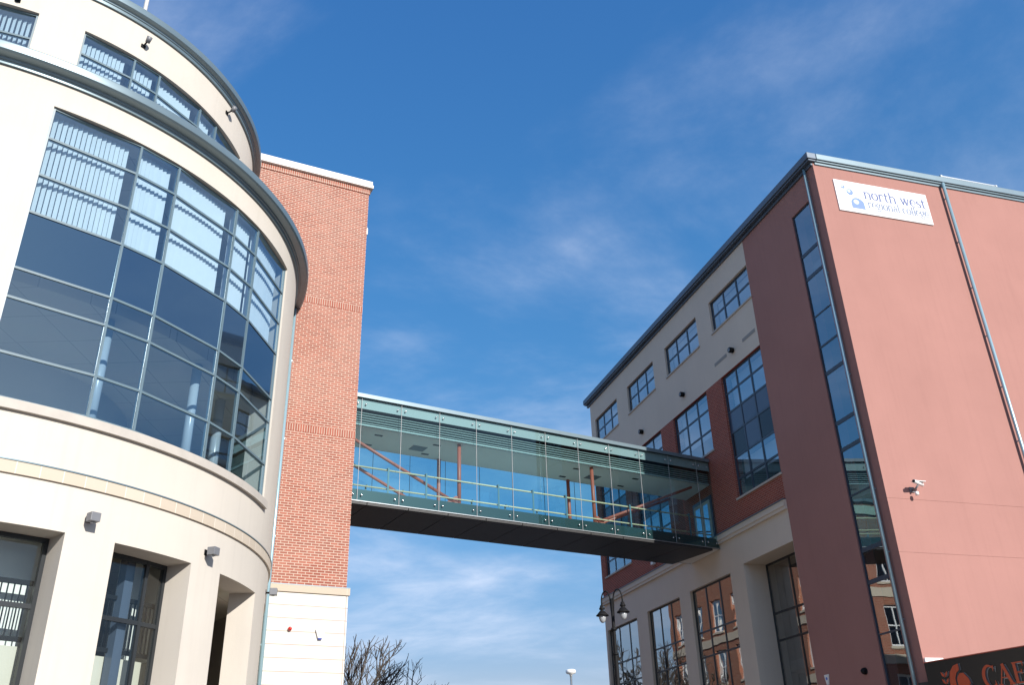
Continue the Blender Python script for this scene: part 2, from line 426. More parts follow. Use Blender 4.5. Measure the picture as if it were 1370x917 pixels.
def gutter(z, rad, over, parent):
    P = cyl_map(rad); mb = MB()
    # profile (outwards, height): a soffit board, a cove and a rounded lip
    prof = [(0.0, -.10), (.06, -.10), (.075, -.02), (.10, -.015), (.115, .035), (over - .05, .05), (over - .01, .085), (over, .14), (over, .26), (over - .03, .30), (over - .10, .315), (0, .32)]
    n = 350
    for i in range(n):
        a, b = -150 + i, -149 + i
        for (r0, h0), (r1, h1) in zip(prof[:-1], prof[1:]):
            mb.poly([P(a, z + h0, -r0), P(b, z + h0, -r0), P(b, z + h1, -r1), P(a, z + h1, -r1)], None, True)
    o = mb.build('gutter', M['gutter'], parent); return weld(o)
gutter(14.52, RC, .34, rb)
gutter(18.92, RU, .24, rb)
# upper drum
P6 = cyl_map(RU)
UW = [(-4.0, 30.9, 16.0, 17.72), (39.8, 89.4, 16.0, 17.74)]
weld(wall(P6, -150, 200, 14.7, 19.05, UW, .4, 1.0, None, True).build('upper_wall', M['cream'], rb, recalc=False))
us6 = math.degrees(1 / RU)
uw = window(P6, [39.8, 51.1, 57.4, 70.1, 76.6, 89.4], [16.0, 17.06, 17.74], .07, rb, M['glass'], M['frame'], .052, .10, us6, outer=.05)
for i, (a, b) in enumerate(((39.8, 51.1), (51.1, 57.4), (57.4, 70.1), (70.1, 76.6), (76.6, 89.4))):
    louvre_blind(P6, a + .6, b - (1.4 if i % 2 == 0 else .6), 15.7, 17.62, .30, uw, rad=RU)
uw2 = window(P6, [-4.0, 7.0, 18.9, 30.9], [16.0, 16.92, 17.72], .07, rb, M['glass'], M['frame'], .052, .10, us6, outer=.05)
for a, b in ((7.0, 18.9), (18.9, 30.9)):
    louvre_blind(P6, a + .6, b - .9, 15.7, 17.62, .30, uw2, rad=RU)
for th in (54.2, 73.4):
    q = P6(th, 0, .95); cm = MB(); cm.lathe([(.115, 14.85 + E), (.115, 18.3 + E)], 20, (q[0], q[1], 0)); cm.build('column', M['column'], rb)
ic = MB(); ic.disc(4.0, 14.8 + E, 18.3 + E, 64); ic.build('core_wall', M['inner'], rb)
for z0, z1, rr in ((18.3, 19.2, RU - .41),):
    sl = MB(); sl.disc(rr, z0 + E, z1 + E, 120); sl.build('roof', M['ceiling'], rb)
rf = MB(); rf.lathe([(RU - .3, 14.80 + E), (RC - .02, 14.80 + E), (RC - .02, 14.83 + E), (RU - .3, 14.83 + E)], 160); rf.build('roof', M['roof'], rb)
# ground floor glazing in the deep openings
gl1 = [(36.2, [36.2, 43.5, 50.1]), (56.75, [56.75, 66.1, 70.0])]
for a, us in gl1:
    window(P8, us, [-E, .9, 3.42, 4.68], .61, rb, M['glass_door'], M['frame_dark'], .085, .10, us8, outer=.085, name='glazed_screen')
# porch behind the third and fourth openings
pw = MB(); pw.box(P8, 73.5, 116, -E + .02, 4.94, 1.9, 2.05, 42); pw.box(P8, 73.5, 75.0, -E + .02, 4.94, .63, 1.88, 2)
weld(pw.build('porch_wall', M['cream'], rb))
# mezzanine rail and white partitions behind the ground floor glass
rl = MB()
rl.box(P8, 34, 72.8, 2.85, 2.93, .95, 1.02, 38); rl.box(P8, 34, 72.8, 3.86, 3.94, .93, 1.03, 38)
u = 34.2
while u < 72.8:
    rl.box(P8, u, u + .16, 2.93, 3.86, .975, 1.0); u += .85
rl.build('railing', M['black'], rb)
mz = MB(); mz.box(P8, 34, 72.9, 2.0, 2.78, 1.06, 4.1, 38); mz.build('mezzanine', M['inner'], rb)
pt = MB()
for a, b in ((36, 44), (45, 52), (58, 63.2), (66.5, 72)): pt.box(P8, a, b, 2.79, 4.93, 1.38, 1.48, 8)
pt.build('partition', M['white'], rb)
cw = MB(); cw.box(P8, 63.4, 65.0, -E + .02, 4.93, .80, 1.0, 1); cw.build('blue_post', M['blue_panel'], rb)

# ------------------------------------------------------------------ brick tower
tw = thing('brick_tower', 'tall salmon brick stair tower with white blockwork base beside the round building', 'tower', TO, RZ_T)
PT = lambda u, z, d: (u, d, z + E)
def parts(name, m, parent, boxes, P, **kw):
    mb = MB()
    for b in boxes: mb.box(P, *b)
    return mb.build(name, m, parent, **kw)
XL = -2.46
parts('wall', M['brick'], tw, [(XL, 0, 5.71, 14.90, 0, 9), (-4.3, 0, 15.13, 19.80, 0, 9)], PT)
parts('soldier_course', M['soldier'], tw, [(XL, .003, 14.903, 15.127, -.003, 9), (XL, .003, 10.36, 10.585, -.003, .05), (-4.3, .03, 19.803, 20.03, -.03, 9)], PT)
parts('coping', M['coping'], tw, [(-4.3, .13, 20.033, 20.17, -.13, 9.1), (-4.3, .10, 20.172, 20.34, -.10, 9.1)], PT, bevel=.015)
parts('string_course', M['stone'], tw, [(XL, .09, 5.49, 5.685, -.08, 9.05)], PT)
parts('flashing', M['gutter'], tw, [(XL, .095, 5.687, 5.708, -.085, 9.05)], PT)
parts('base_wall', M['white_block'], tw, [(XL, .05, -E, 5.488, -.035, 9)], PT)
dp = MB(); dp.tube([(-2.27, -.10, -E + E + .1), (-2.27, -.10, 14.5 + E)], .055, 10)
for z in (1.5, 4.0, 7.0, 10.0, 12.6): dp.box(PT, -2.33, -2.21, z, z + .04, -.12, -.002)
dp.build('downpipe', M['pipe'], tw)

# ------------------------------------------------------------------ pink, cream and brick building across the street
pk = thing('college_building', 'five storey pink and cream college building with brick panels on the right', 'building', CO, RZ_R)
PS = lambda u, z, d: (d, u, z + E)                  # shaded street facade: u along the street, d inwards
PA = lambda u, z, d: (u, d, z + E)                  # sunlit end facade
ZT = 20.09; YE = 22.42; YP = 5.05
STRIP = (.63, 1.72, -E, 18.84)
mb = wall(PS, 0, YP, -E, ZT, [STRIP], .5)
# sunlit facade in three lifts with thin open joints between them
for z0, z1 in ((-E, 6.117), (6.123, 7.717), (7.723, ZT)):
    mb.box(PA, -.004, 19, z0, z1, -.006, .5)
mb.box(PA, .51, 19, -E, ZT - .02, .012, .48)
mb.build('wall', M['pink'], pk)
TOP = [(5.06, 8.28), (9.51, 12.76), (14.08, 17.27), (18.67, 21.8)]
VEN = [(5.19, 6.15, 15.93, 16.07), (7.45, 8.46, 15.93, 16.07)]
mb = wall(PS, YP, YE, 15.28, ZT, [(a, b, 17.42, 18.87) for a, b in TOP], .4)
mb.build('upper_wall', M['cream_shade_side'], pk)
BR = [(5.06, 8.15, 10.2, 15.26), (9.47, 12.68, 12.67, 15.26), (14.0, 17.27, 10.2, 15.26), (18.55, 21.8, 10.2, 15.26)]
DOOR = (10.15, 11.75, 9.06, 10.95)
wall(PS, YP, YE, 9.25, 15.28, BR, .4).build('brick_wall', M['red_brick'], pk)
parts('string_course', M['cream_shade_side'], pk, [(YP, YE + .1, 8.87, 9.21, -.09, .3), (YP, YE + .06, 8.99, 9.10, -.12, -.085)], PS)
parts('flashing', M['slate_gutter'], pk, [(YP, YE + .1, 9.213, 9.245, -.12, .05)], PS)
LW = [(5.06, 8.45, -E, 7.75), (9.5, 12.95, -E, 7.65), (13.94, 17.29, -E, 7.63), (18.49, 22.17, -E, 7.6)]
mb = wall(PS, YP, YE, -E, 8.87, LW, .3)
mb.box(PS, 4.8, 8.9, 7.751, 7.9, .30, 1.3); mb.box(PS, 8.46, 8.9, -E, 7.75, .30, 1.3); mb.box(PS, 4.7, 5.05, -E, 7.75, .51, 1.3)
mb.build('lower_wall', M['cream_shade_side'], pk)
# vents: bars just proud of the wall, recess shade put into their grey
for a, b, c, d in VEN: parts('vent', M['vent_grey'], pk, [(a, b, c, d, -.012, .05)], PS)
# gutters along both sides
gt = MB()
gt.box(PS, -.10, YE + .30, ZT - .02, ZT + .05, -.22, .1); gt.box(PS, -.14, YE + .34, ZT + .05, ZT + .31, -.27, .1)
gt.box(PS, 0, YE + .3, ZT - .14, ZT - .02, -.08, .05)
gt.build('gutter', M['slate_gutter'], pk, bevel=.02)
gt = MB()
gt.box(PA, .11, 19, ZT - .02, ZT + .046, -.10, .1); gt.box(PA, .11, 19, ZT + .052, ZT + .305, -.145, .1); gt.box(PA, 0.06, 19, ZT - .12, ZT - .021, -.05, .05)
gt.build('gutter', M['gutter'], pk, bevel=.02)
# strip window in the pink pier
SZ = [-E, .6, 1.75, 2.55, 4.1, 5.6, 6.56, 8.28, 9.79, 10.70, 12.49, 13.49, 14.65, 16.15, 17.10, 18.84]
th_ = {5: .13, 6: .13, 8: .13, 9: .13, 11: .07, 10: .13, 13: .13, 14: .13, 12: .05, 7: .05}
window(PS, [.63, 1.72], SZ, .045, pk, M['glass_r'], M['frame_shop'], .05, .10, 1, outer=.045, zthick=th_, name='window')
# the grids of panes
def cols(a, b, n=3): return [a + (b - a) * i / n for i in range(n + 1)]
BL = {}
for a, b in TOP:
    w = window(PS, cols(a, b), [17.42, 18.14, 18.87],   .09, pk, M['glass_r'], M['frame_shop'], .075, .08, 1, sill=(.06, .07, .05), sillm=M['sill'])
    parts('blind', M['blind_grey'], w, [(a + .1, b - .1, 17.5, 18.8, .42, .44)], PS)
ZA = [10.2, 10.94, 11.82, 12.83, 13.71, 14.51, 15.26]
for k_, (a, b, c, d) in enumerate(BR):
    if k_ == 1:
        w = window(PS, cols(a, b), [12.67, 13.6, 14.5, 15.26],   .09, pk, M['glass_r'], M['frame_shop'], .075, .08, 1, sill=(.06, .08, .05), sillm=M['sill'])
        parts('blind', M['blind_grey'], w, [(a + .1, b - .1, 13.55, 15.2, .42, .44)], PS)
    else:
        sp = {(0, 2): M['black_panel'], (2, 2): M['black_panel'], (1, 2): M['blue_panel'], (0, 3): M['blue_panel'], (1, 3): M['blue_panel'], (2, 3): M['blue_panel']}
        w = window(PS, cols(a, b), ZA,   .09, pk, M['glass_r'], M['frame_shop'], .075, .08, 1, special=sp, sill=(.06, .08, .06), sillm=M['sill'])
        parts('blind', M['blind_grey'], w, [(a + .1, b - .1, 13.72, 15.2, .42, .44)], PS)
        parts('blind', M['blind_grey'], w, [(a + .1, b - .1, 10.98, 11.75, .42, .44)], PS)
for k_, (a, b, c, d) in enumerate(LW):
    zz = [-E, .9, 3.1, 4.98, 5.93, d]
    if k_ == 0: window(PS, [a, 5.9, 6.9, b], zz, .93, pk, M['glass_shop'], M['frame_dark'], .075, .09, 1, name='shop_window')
    else: window(PS, cols(a, b), zz, .12, pk, M['glass_shop'], M['frame_dark'], .065, .08, 1, name='shop_window')
# bridge door in the brick wall
dr = parts('door', M['frame_shop'], pk, [(DOOR[0], DOOR[1], DOOR[2], DOOR[3], -.05, -.004)], PS)
parts('door_leaf', M['sill'], dr, [(DOOR[0] + .12, 10.93, DOOR[2], 10.80, -.075, -.052), (10.97, DOOR[1] - .12, DOOR[2], 10.80, -.075, -.052)], PS)
parts('door_pane', M['glass_r'], dr, [(10.42, 10.80, 9.3, 10.66, -.083, -.078), (11.1, 11.48, 9.3, 10.66, -.083, -.078)], PS)
# inside and the hidden sides
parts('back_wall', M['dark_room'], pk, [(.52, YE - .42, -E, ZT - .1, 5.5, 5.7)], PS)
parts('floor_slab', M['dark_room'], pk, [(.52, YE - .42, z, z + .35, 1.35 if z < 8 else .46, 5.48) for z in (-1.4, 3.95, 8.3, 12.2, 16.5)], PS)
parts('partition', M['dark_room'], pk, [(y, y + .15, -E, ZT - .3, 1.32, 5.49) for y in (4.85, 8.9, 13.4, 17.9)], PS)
parts('end_wall', M['red_brick'], pk, [(YE - .4, YE - .003, 9.25, 15.28, .41, 19)], PS)
parts('end_wall', M['cream_shade_side'], pk, [(YE - .4, YE - .003, -E, 9.245, .31, 19), (YE - .4, YE - .003, 15.29, ZT, .41, 19)], PS)
parts('roof', M['roof'], pk, [(.11, YE + .1, ZT + .08, ZT + .28, .11, 19.2)], PS)
# rainwater pipes
dp = MB(); dp.tube([(-.10, .40, .2), (-.10, .40, ZT - .05 + E)], .052, 10)
for z in [0.5 + i * 1.9 for i in range(11)]: dp.box(PS, .38, .42, z, z + .03, -.10, -.002)
dp.build('downpipe', M['pipe'], pk)
dp = MB(); dp.tube([(5.45, -.15, .2), (5.45, -.15, ZT - .02 + E)], .058, 10)
for z in [0.4 + i * 1.9 for i in range(11)]: dp.box(PA, 5.43, 5.47, z, z + .03, -.15, -.002)
dp.build('downpipe', M['pipe'], pk)
# small boxes low on the end wall
parts('service_box', M['white'], pk, [(0.02, .62, 2.98, 3.22, -.06, -.003)], PA, bevel=.01)
rv = MB()
for i in range(4): rv.box(PA, 5.7, 8.3, ZT + .30 + i * .075, ZT + .345 + i * .075, .02 + i * .02, .5)
for x in (5.7, 8.22): rv.box(PA, x, x + .08, ZT + .29, ZT + .58, .06, .55)
rv.build('roof_vent', M['alu'], pk)

# ------------------------------------------------------------------ lettering: pen strokes with serifs, no font file
def ribbon(mb, pts, w, y, P, m):
    pts = [Vector(p) for p in pts]; ws = w if isinstance(w, (list, tuple)) else [w] * len(pts)
    L, Rr = [], []
    for i, p in enumerate(pts):
        t = (pts[min(i + 1, len(pts) - 1)] - pts[max(i - 1, 0)]).normalized(); n = Vector((-t.y, t.x))
        L.append(p + n * ws[i] / 2); Rr.append(p - n * ws[i] / 2)
    for i in range(len(pts) - 1):
        q = [Rr[i], Rr[i + 1], L[i + 1], L[i]]
        mb.poly([P(a.x, a.y, y) for a in q], m)
def arc(cx, cy, rx, ry, a0, a1, n=14): return [(cx + rx * math.cos(R(a0 + (a1 - a0) * i / n)), cy + ry * math.sin(R(a0 + (a1 - a0) * i / n))) for i in range(n + 1)]
def bulge(n, lo, hi, k=1): return [lo + (hi - lo) * abs(math.sin(math.pi * i / (n) * k)) for i in range(n + 1)]
T, H = .21, .10                                     # thick and thin pen widths for x-height 1
def ser(x, y, w=.34): return ([(x - w / 2, y), (x + w / 2, y)], H * 1.2)
def ring(cx, rx=.42): 
    a = arc(cx, .5, rx, .5, 0, 360, 28); return (a, [H + (T * 1.1 - H) * abs(math.cos(R(360 * i / 28))) for i in range(29)])
GL = {
 'n': (1.15, [([(.2, 0), (.2, 1)], T), ser(.2, 0), ([(.02, .97), (.2, .97)], H * 1.2), (arc(.55, .62, .35, .36, 170, 0), [H + (T - H) * i / 14 for i in range(15)]), ([(.9, .64), (.9, 0)], T), ser(.9, 0)]),
 'o': (1.05, [ring(.5)]),
 'r': (.85, [([(.2, 0), (.2, 1)], T), ser(.2, 0, .4), ([(.02, .97), (.2, .97)], H * 1.2), (arc(.55, .55, .35, .42, 170, 60), H * 1.4), (arc(.68, .86, .06, .06, 0, 360, 8), .1)]),
 't': (.75, [([(.28, 1.32), (.28, .2)], T), (arc(.5, .2, .22, .2, 180, 310, 8), [T, T, T * .9, T * .8, T * .7, H * 1.3, H, H, H]), ([(.02, .97), (.62, .97)], H * 1.3)]),
 'h': (1.15, [([(.2, 0), (.2, 1.5)], T), ser(.2, 0), ([(.02, 1.47), (.2, 1.47)], H * 1.2), (arc(.55, .62, .35, .36, 170, 0), [H + (T - H) * i / 14 for i in range(15)]), ([(.9, .64), (.9, 0)], T), ser(.9, 0)]),
 'w': (1.45, [([(.15, 1), (.42, 0)], T), ([(.42, 0), (.70, .95)], H * 1.3), ([(.66, 1), (.95, 0)], T), ([(.95, 0), (1.25, 1)], H * 1.3), ser(.15, .97), ser(.68, .97), ser(1.25, .97, .26)]),
 'e': (1.0, [(arc(.5, .5, .4, .5, 0, 315, 24), [H * 1.2 + (T * 1.05 - H) * max(0, math.sin(R(315 * i / 24 - 70))) for i in range(25)]), ([(.1, .5), (.9, .5)], H)]),
 's': (.8, [([(.68, .78), (.64, .92), (.4, .97), (.16, .85), (.15, .68), (.38, .54), (.58, .44), (.68, .28), (.6, .08), (.38, .03), (.14, .1), (.1, .28)], [H, H, H, H * 2, T, T, T, T, H * 2, H, H, H])]),
 'g': (1.0, [(arc(.45, .66, .33, .33, 0, 360, 22), [H + (T - H) * abs(math.cos(R(360 * i / 22))) for i in range(23)]), ([(.3, .36), (.18, .2), (.3, .08), (.7, .05), (.88, -.12), (.75, -.36), (.45, -.43), (.15, -.36), (.08, -.2), (.25, .04)], H * 1.5), ([(.7, .88), (.95, .97)], H * 1.6)]),
 'i': (.5, [([(.25, 0), (.25, 1)], T), ser(.25, 0), ([(.05, .97), (.25, .97)], H * 1.2), (arc(.25, 1.35, .05, .05, 0, 360, 8), .1)]),
 'a': (.95, [(arc(.42, .66, .3, .32, 150, 0, 12), [H * 1.6] * 8 + [T * .8] * 5), ([(.72, .68), (.72, .18), (.8, .03), (.92, .06)], [T, T, T * .8, H]), (arc(.42, .28, .3, .27, 60, 300, 14), [H, H] + [T * .95] * 10 + [H] * 3)]),
 'l': (.5, [([(.25, 0), (.25, 1.5)], T), ser(.25, 0), ([(.05, 1.47), (.25, 1.47)], H * 1.2)]),
 'c': (.92, [(arc(.5, .5, .4, .5, 45, 315, 22), [H * 1.3 + (T * 1.05 - H) * max(0, math.sin(R(270 * i / 22 - 40))) for i in range(23)])]),
 ' ': (.6, []),
 'C': (1.3, [(arc(.65, .7, .55, .72, 48, 312, 26), [.07 + .2 * max(0, math.sin(math.pi * i / 26)) for i in range(27)]), ([(1.02, 1.0), (1.06, 1.4)], [.02, .14]), ([(1.02, .4), (1.06, .05)], [.02, .14])]),
 'A': (1.3, [([(.12, 0), (.62, 1.42)], .09), ([(.58, 1.42), (1.12, 0)], .24), ([(.32, .5), (.92, .5)], .07), ser(.12, .03, .4), ser(1.12, .03, .46)]),
 'E': (1.15, [([(.28, 0), (.28, 1.4)], .24), ([(.1, 1.36), (1.0, 1.36)], .09), ([(.1, .04), (1.04, .04)], .09), ([(.3, .72), (.8, .72)], .08), ([(.98, 1.4), (.98, 1.06)], [.12, .02]), ([(1.02, 0), (1.02, .36)], [.12, .02]), ([(.8, .56), (.8, .88)], .07)]),
 'S': (1.1, [([(.88, 1.1), (.82, 1.3), (.52, 1.4), (.2, 1.24), (.17, 1.0), (.5, .78), (.8, .6), (.9, .36), (.76, .1), (.46, .02), (.16, .12), (.12, .36)], [.08, .08, .08, .15, .22, .25, .25, .22, .15, .08, .08, .08])]),
}
def text_w(t, xh): return sum(GL[c][0] for c in t) * xh
def write(mb, text, x, y, xh, P, d, m, track=.0, wide=1.0):
    for ch in text:
        adv, st = GL[ch]
        for pts, w in st:
            q = [(x + px * xh * wide, y + py * xh) for px, py in pts]
            ribbon(mb, q, [a * xh for a in w] if isinstance(w, (list, tuple)) else w * xh, d, P, m)
            d -= .00004
        x += adv * xh * wide + track * xh
    return x

# college sign on the sunlit wall
sg = tag(parts('college_sign', M['sign_white'], None, [(.69, 4.59, 18.12, 19.45, -.05, -.003)], PA, bevel=.006), 'white sign with blue bubbles reading north west regional college high on pink wall', 'sign')
sg.location = CO; sg.rotation_euler = (0, 0, RZ_R)
for line, x_, zz, xh, wd, mm in (('north west', 1.84, 18.80, .29, 2.64, 'ink_blue'), ('regional college', 1.92, 18.42, .225, 2.58, 'ink_grey')):
    k_ = wd / text_w(line, xh)
    for ch in line:
        lt = MB(); x_ = write(lt, ch, x_, zz, xh, PA, -.053, None, wide=k_)
        if ch != ' ': lt.build('letter', M[mm], sg, recalc=False)
lg = MB()
def fill(mb, pts, d, m): mb.poly([PA(x, z, d) for x, z in pts], m)
for cx, cz, r in ((1.02, 19.17, .085), (1.27, 18.98, .135)):
    fill(lg, arc(cx, cz, r, r, 0, 350, 28), -.053, M['ink_mid']); fill(lg, arc(cx - r * .2, cz + r * .25, r * .45, r * .45, 0, 340, 20), -.0535, M['ink_light'])
fill(lg, [(.95, 18.42)] + [(.98, 18.52), (1.1, 18.68), (1.3, 18.83), (1.52, 18.95), (1.66, 19.05), (1.66, 18.80), (1.45, 18.79), (1.28, 18.70), (1.19, 18.57), (1.17, 18.42)], -.053, M['ink_pale'])
fill(lg, [(1.24, 18.30), (1.23, 18.48)] + arc(1.5, 18.49, .27, .27, 175, 60, 12) + [(1.76, 18.62), (1.78, 18.30)], -.0532, M['ink_mid'])
fill(lg, arc(1.45, 18.58, .11, .10, 0, 350, 24), -.0536, M['ink_light'])
lg.build('logo', M['ink_mid'], sg, recalc=False)

# ------------------------------------------------------------------ footbridge
br = thing('footbridge', 'enclosed glass footbridge with black soffit spanning from brick tower to pink building', 'bridge', BO, RZ_B)
PB = lambda u, z, d: (u, d, z + E)
XA = -16.2; W = 2.50
PIT = 1.437; JO = [-15.11 + PIT * i for i in range(11)]
JO = [JO[0] - PIT] + JO + [.55]
def xend(d): return d * math.tan(R(-13.35)) * -1.0           # the facade runs back at an angle
sk = MB()
def skew(z0, z1, d0, d1, x0=XA, off=-.02, mb=None, m=None):
    """slab whose right end is cut to the facade"""
    e0 = d0 * .2373 + off; e1 = d1 * .2373 + off
    v = [PB(x0, z0, d0), PB(e0, z0, d0), PB(e1, z0, d1), PB(x0, z0, d1), PB(x0, z1, d0), PB(e0, z1, d0), PB(e1, z1, d1), PB(x0, z1, d1)]
    for f in ((0, 3, 2, 1), (4, 5, 6, 7), (0, 1, 5, 4), (1, 2, 6, 5), (2, 3, 7, 6), (3, 0, 4, 7)): (mb or sk).poly([v[i] for i in f], m)
x = XA; sf = MB()
while x < -.5:
    x1 = x + 1.437
    if x1 > -.3:
        skew(8.60, 8.685, 0.0, W, x + .006, -.02, sf); break
    sf.box(PB, x + .012, x1 - .012, 8.60, 8.685, 0.0, W); x = x1
sf.build('soffit', M['soffit'], br)
fl_ = MB(); skew(8.69, 9.02, .10, W - .10, XA, -.03, fl_); fl_.build('floor', M['pale_floor'], br)
ff = MB(); skew(8.69, 9.10, .05, .095, XA, -.03, ff); skew(8.69, 9.10, W - .095, W - .05, XA, -.03, ff); ff.build('floor_fascia', M['green_fascia'], br)
et = MB(); skew(8.688, 8.712, -.03, .045, XA, -.03, et); et.build('edge_trim', M['alu'], br)
rf = MB(); skew(12.27, 12.36, -.02, W + .02, XA, -.03, rf); rf.build('roof', M['green_fascia'], br)
rc = MB(); skew(12.262, 12.40, -.07, -.022, XA, -.03, rc); skew(12.262, 12.40, W + .022, W + .07, XA, -.03, rc); rc.build('roof_edge', M['gutter'], br)
uf = MB(); skew(11.90, 12.262, .05, .08, XA, -.03, uf); skew(11.405, 12.262, W - .32, W - .28, XA, -.03, uf); uf.build('upper_fascia', M['pale_fascia'], br)
uf = MB(); skew(11.405, 11.898, .285, .31, XA, -.03, uf); uf.build('louvre_backing', M['green_fascia'], br)
lv = MB()
for i in range(5): skew(11.46 + i * .088, 11.475 + i * .088, .20, .28, XA, -.03, lv)
skew(11.36, 11.40, .17, .28, XA, -.03, lv)
lv.build('louvre', M['louvre_grey'], br)
ce = MB(); skew(11.36, 11.40, .285, W - .285, XA, -.03, ce); ce.build('ceiling', M['warm_white'], br)
for x in (-14.3, -12.1, -6.2, -3.4):
    for d in (.75, 1.75): parts('ceiling_light', M['black'], br, [(x, x + .28, 11.345, 11.358, d, d + .1)], PB)
for x in (-12.7, -5.2): parts('air_grille', M['grey_box'], br, [(x, x + .55, 11.345, 11.358, 1.15, 1.6)], PB)
for a, b in zip(JO[:-1], JO[1:]):
    for d in (0.0, W):
        lim = d * .2373 - .03
        b_ = min(b, lim)
        if b_ - a < .1: continue
        p_ = MB(); p_.poly([PB(a + .007, 8.72, d), PB(b_ - .007, 8.72, d), PB(b_ - .007, 12.26, d), PB(a + .007, 12.26, d)])
        pane = p_.build('glass_panel', M['glass_bridge'], br, recalc=False)
        st = MB(); st.box(PB, a - .006, a + .006, 8.72, 12.26, d - .008, d + .008)
        if d == 0:
            st.build('joint_strip', M['grey_seal'], pane)
            for xx in (a + .14, b_ - .14):
                for zz in (8.90, 12.05):
                    bo = MB(); bo.lathe([(.004, -.03), (.026, -.03), (.030, -.012), (.030, -.004)], 12, (xx, 0, zz + E), None, 'y'); bo.build('bolt', M['steel'], pane)
        else: st.build('joint_strip', M['black'], pane)
for d in (.42, W - .42):
    for x in (-11.27, -5.63):
        pm = MB(); pm.tube([PB(x, 9.02, d), PB(x, 11.36, d)], .068, 12)
        s_ = 1 if x < -8 else -1
        pm.poly([PB(x - .02, 9.02, d - .02), PB(x - s_ * .45, 9.02, d - .02), PB(x - s_ * .45, 9.24, d - .02), PB(x - s_ * .14, 9.46, d - .02), PB(x, 9.46, d - .02)])
        pm.poly([PB(x - .02, 9.02, d + .02), PB(x - s_ * .45, 9.02, d + .02), PB(x - s_ * .45, 9.24, d + .02), PB(x - s_ * .14, 9.46, d + .02), PB(x, 9.46, d + .02)])
        pm.build('truss_post', M['red_steel'], br)
    for pts in ([(-11.45, 9.24), (-16.1, 11.34)], [(-5.5, 9.24), (-.75 + (.2 if d > 1 else 0), 11.24)]):
        pm = MB(); pm.tube([PB(pts[0][0], pts[0][1], d), PB(pts[1][0], pts[1][1], d)], .055, 10)
        pm.build('truss_brace', M['red_steel'], br)
for d, s_ in ((.22, 1), (W - .22, -1)):
    for x in (-15.4, -13.98, -12.6, -9.82, -8.4, -7.0, -4.1, -2.7, -1.22):
        pm = MB(); pm.box(PB, x - .03, x + .03, 9.02, 10.03, d - .008, d + .008)
        pm.box(PB, x - .02, x + .02, 10.0, 10.03, d + .009 * s_, d + .13 * s_); pm.build('rail_post', M['frame'], br)
    for z, r in ((9.97, .030), (9.32, .024)):
        pm = MB(); e = d * .2373 - .1; pm.tube([PB(XA, z, d + .1 * s_), PB(e, z, d + .1 * s_)], r, 10)
        pm.build('handrail', M['wood'], br)

# ------------------------------------------------------------------ wall lamps, cameras, alarms
def place(o, loc, rz): o.location = loc; o.rotation_euler = (0, 0, rz); return o
I_ = lambda u, z, d: (u, d, z)                      # local frame of small fittings: -Y points off the wall
def on_cyl(th, z, rad, d=0):
    return (CY.x + (rad - d) * math.sin(R(th)), CY.y - (rad - d) * math.cos(R(th)), z + E), R(th)
def on_frame(O, rz, u, d, z):
    v = Matrix.Rotation(rz, 3, 'Z') @ Vector((u, d, 0)); return (O.x + v.x, O.y + v.y, z + E)
def wall_lamp(label, loc, rz):
    t = thing('wall_lamp', label, 'wall lamp', loc, rz, 'square grey lamps on the round building')
    mb = MB(); mb.box(I_, -.095, .095, -.02, .15, -.29, -.10); mb.build('lamp_body', M['grey_box'], t, bevel=.008)
    mb = MB(); mb.box(I_, -.05, .05, .0, .12, -.012, .02); mb.tube([(0, -.10, .04), (0, -.01, .04)], .025, 8); mb.build('bracket', M['black'], t)
    mb = MB(); mb.lathe([(.035, -.045), (.045, -.021)], 12, (0, -.19, 0)); mb.build('lens', M['globe'], t)
    return t
for th, lab in ((52.6, 'square grey wall lamp between the two tall ground floor windows of the round building'),
                (72.8, 'square grey wall lamp right of the middle ground floor window on the cream wall'),
                (100.6, 'square grey wall lamp at the far edge beside the white blockwork')):
    loc, rz = on_cyl(th, 4.94, RC); wall_lamp(lab, loc, rz)
loc, rz = on_cyl(89.0, 3.05, RC, 1.9)
t = thing('porch_lamp', 'dark box lamp on the shaded back wall of the porch opening', 'wall lamp', loc, rz)
mb = MB(); mb.box(I_, -.12, .12, -.05, .25, -.24, -.01); mb.build('lamp_body', M['black'], t, bevel=.01)
mb = MB(); mb.box(I_, -.09, .09, -.07, -.052, -.2, -.05); mb.build('lens', M['globe'], t)
def spotlight(label, loc, rz):
    t = thing('spotlight', label, 'spotlight', loc, rz, 'small spotlights under the top eaves of the round building')
    mb = MB(); mb.box(I_, -.06, .06, -.05, .05, -.03, .02); mb.tube([(0, -.03, 0), (.0, -.12, .03), (.02, -.18, .10)], .022, 8); mb.build('bracket', M['black'], t)
    mb = MB(); mb.tube([(.02, -.16, .05), (.02, -.25, .19)], [.06, .075], 12); mb.build('lamp_head', M['grey_box'], t)
    return t
for th, z, lab in ((26.6, 17.9, 'small spotlight above the upper window at the left edge of the photo'),
                   (51.8, 18.2, 'small spotlight above the middle of the upper curved window'),
                   (78.8, 18.42, 'small spotlight under the top eaves nearest the brick tower')):
    loc, rz = on_cyl(th, z, RU); spotlight(lab, loc, rz)
fp = MB(); fp.tube([(0, 0, 19.2 + E), (0, 0, 24.5 + E)], [.06, .045], 12); fp.lathe([(.12, 19.2 + E), (.12, 19.28 + E), (.06, 19.3 + E)], 16)
o = tag(fp.build('flagpole', M['white']), 'white flagpole rising from the roof of the round building', 'flagpole')
o.location = (CY.x + 6.2 * math.sin(R(52.9)), CY.y - 6.2 * math.cos(R(52.9)), 0)
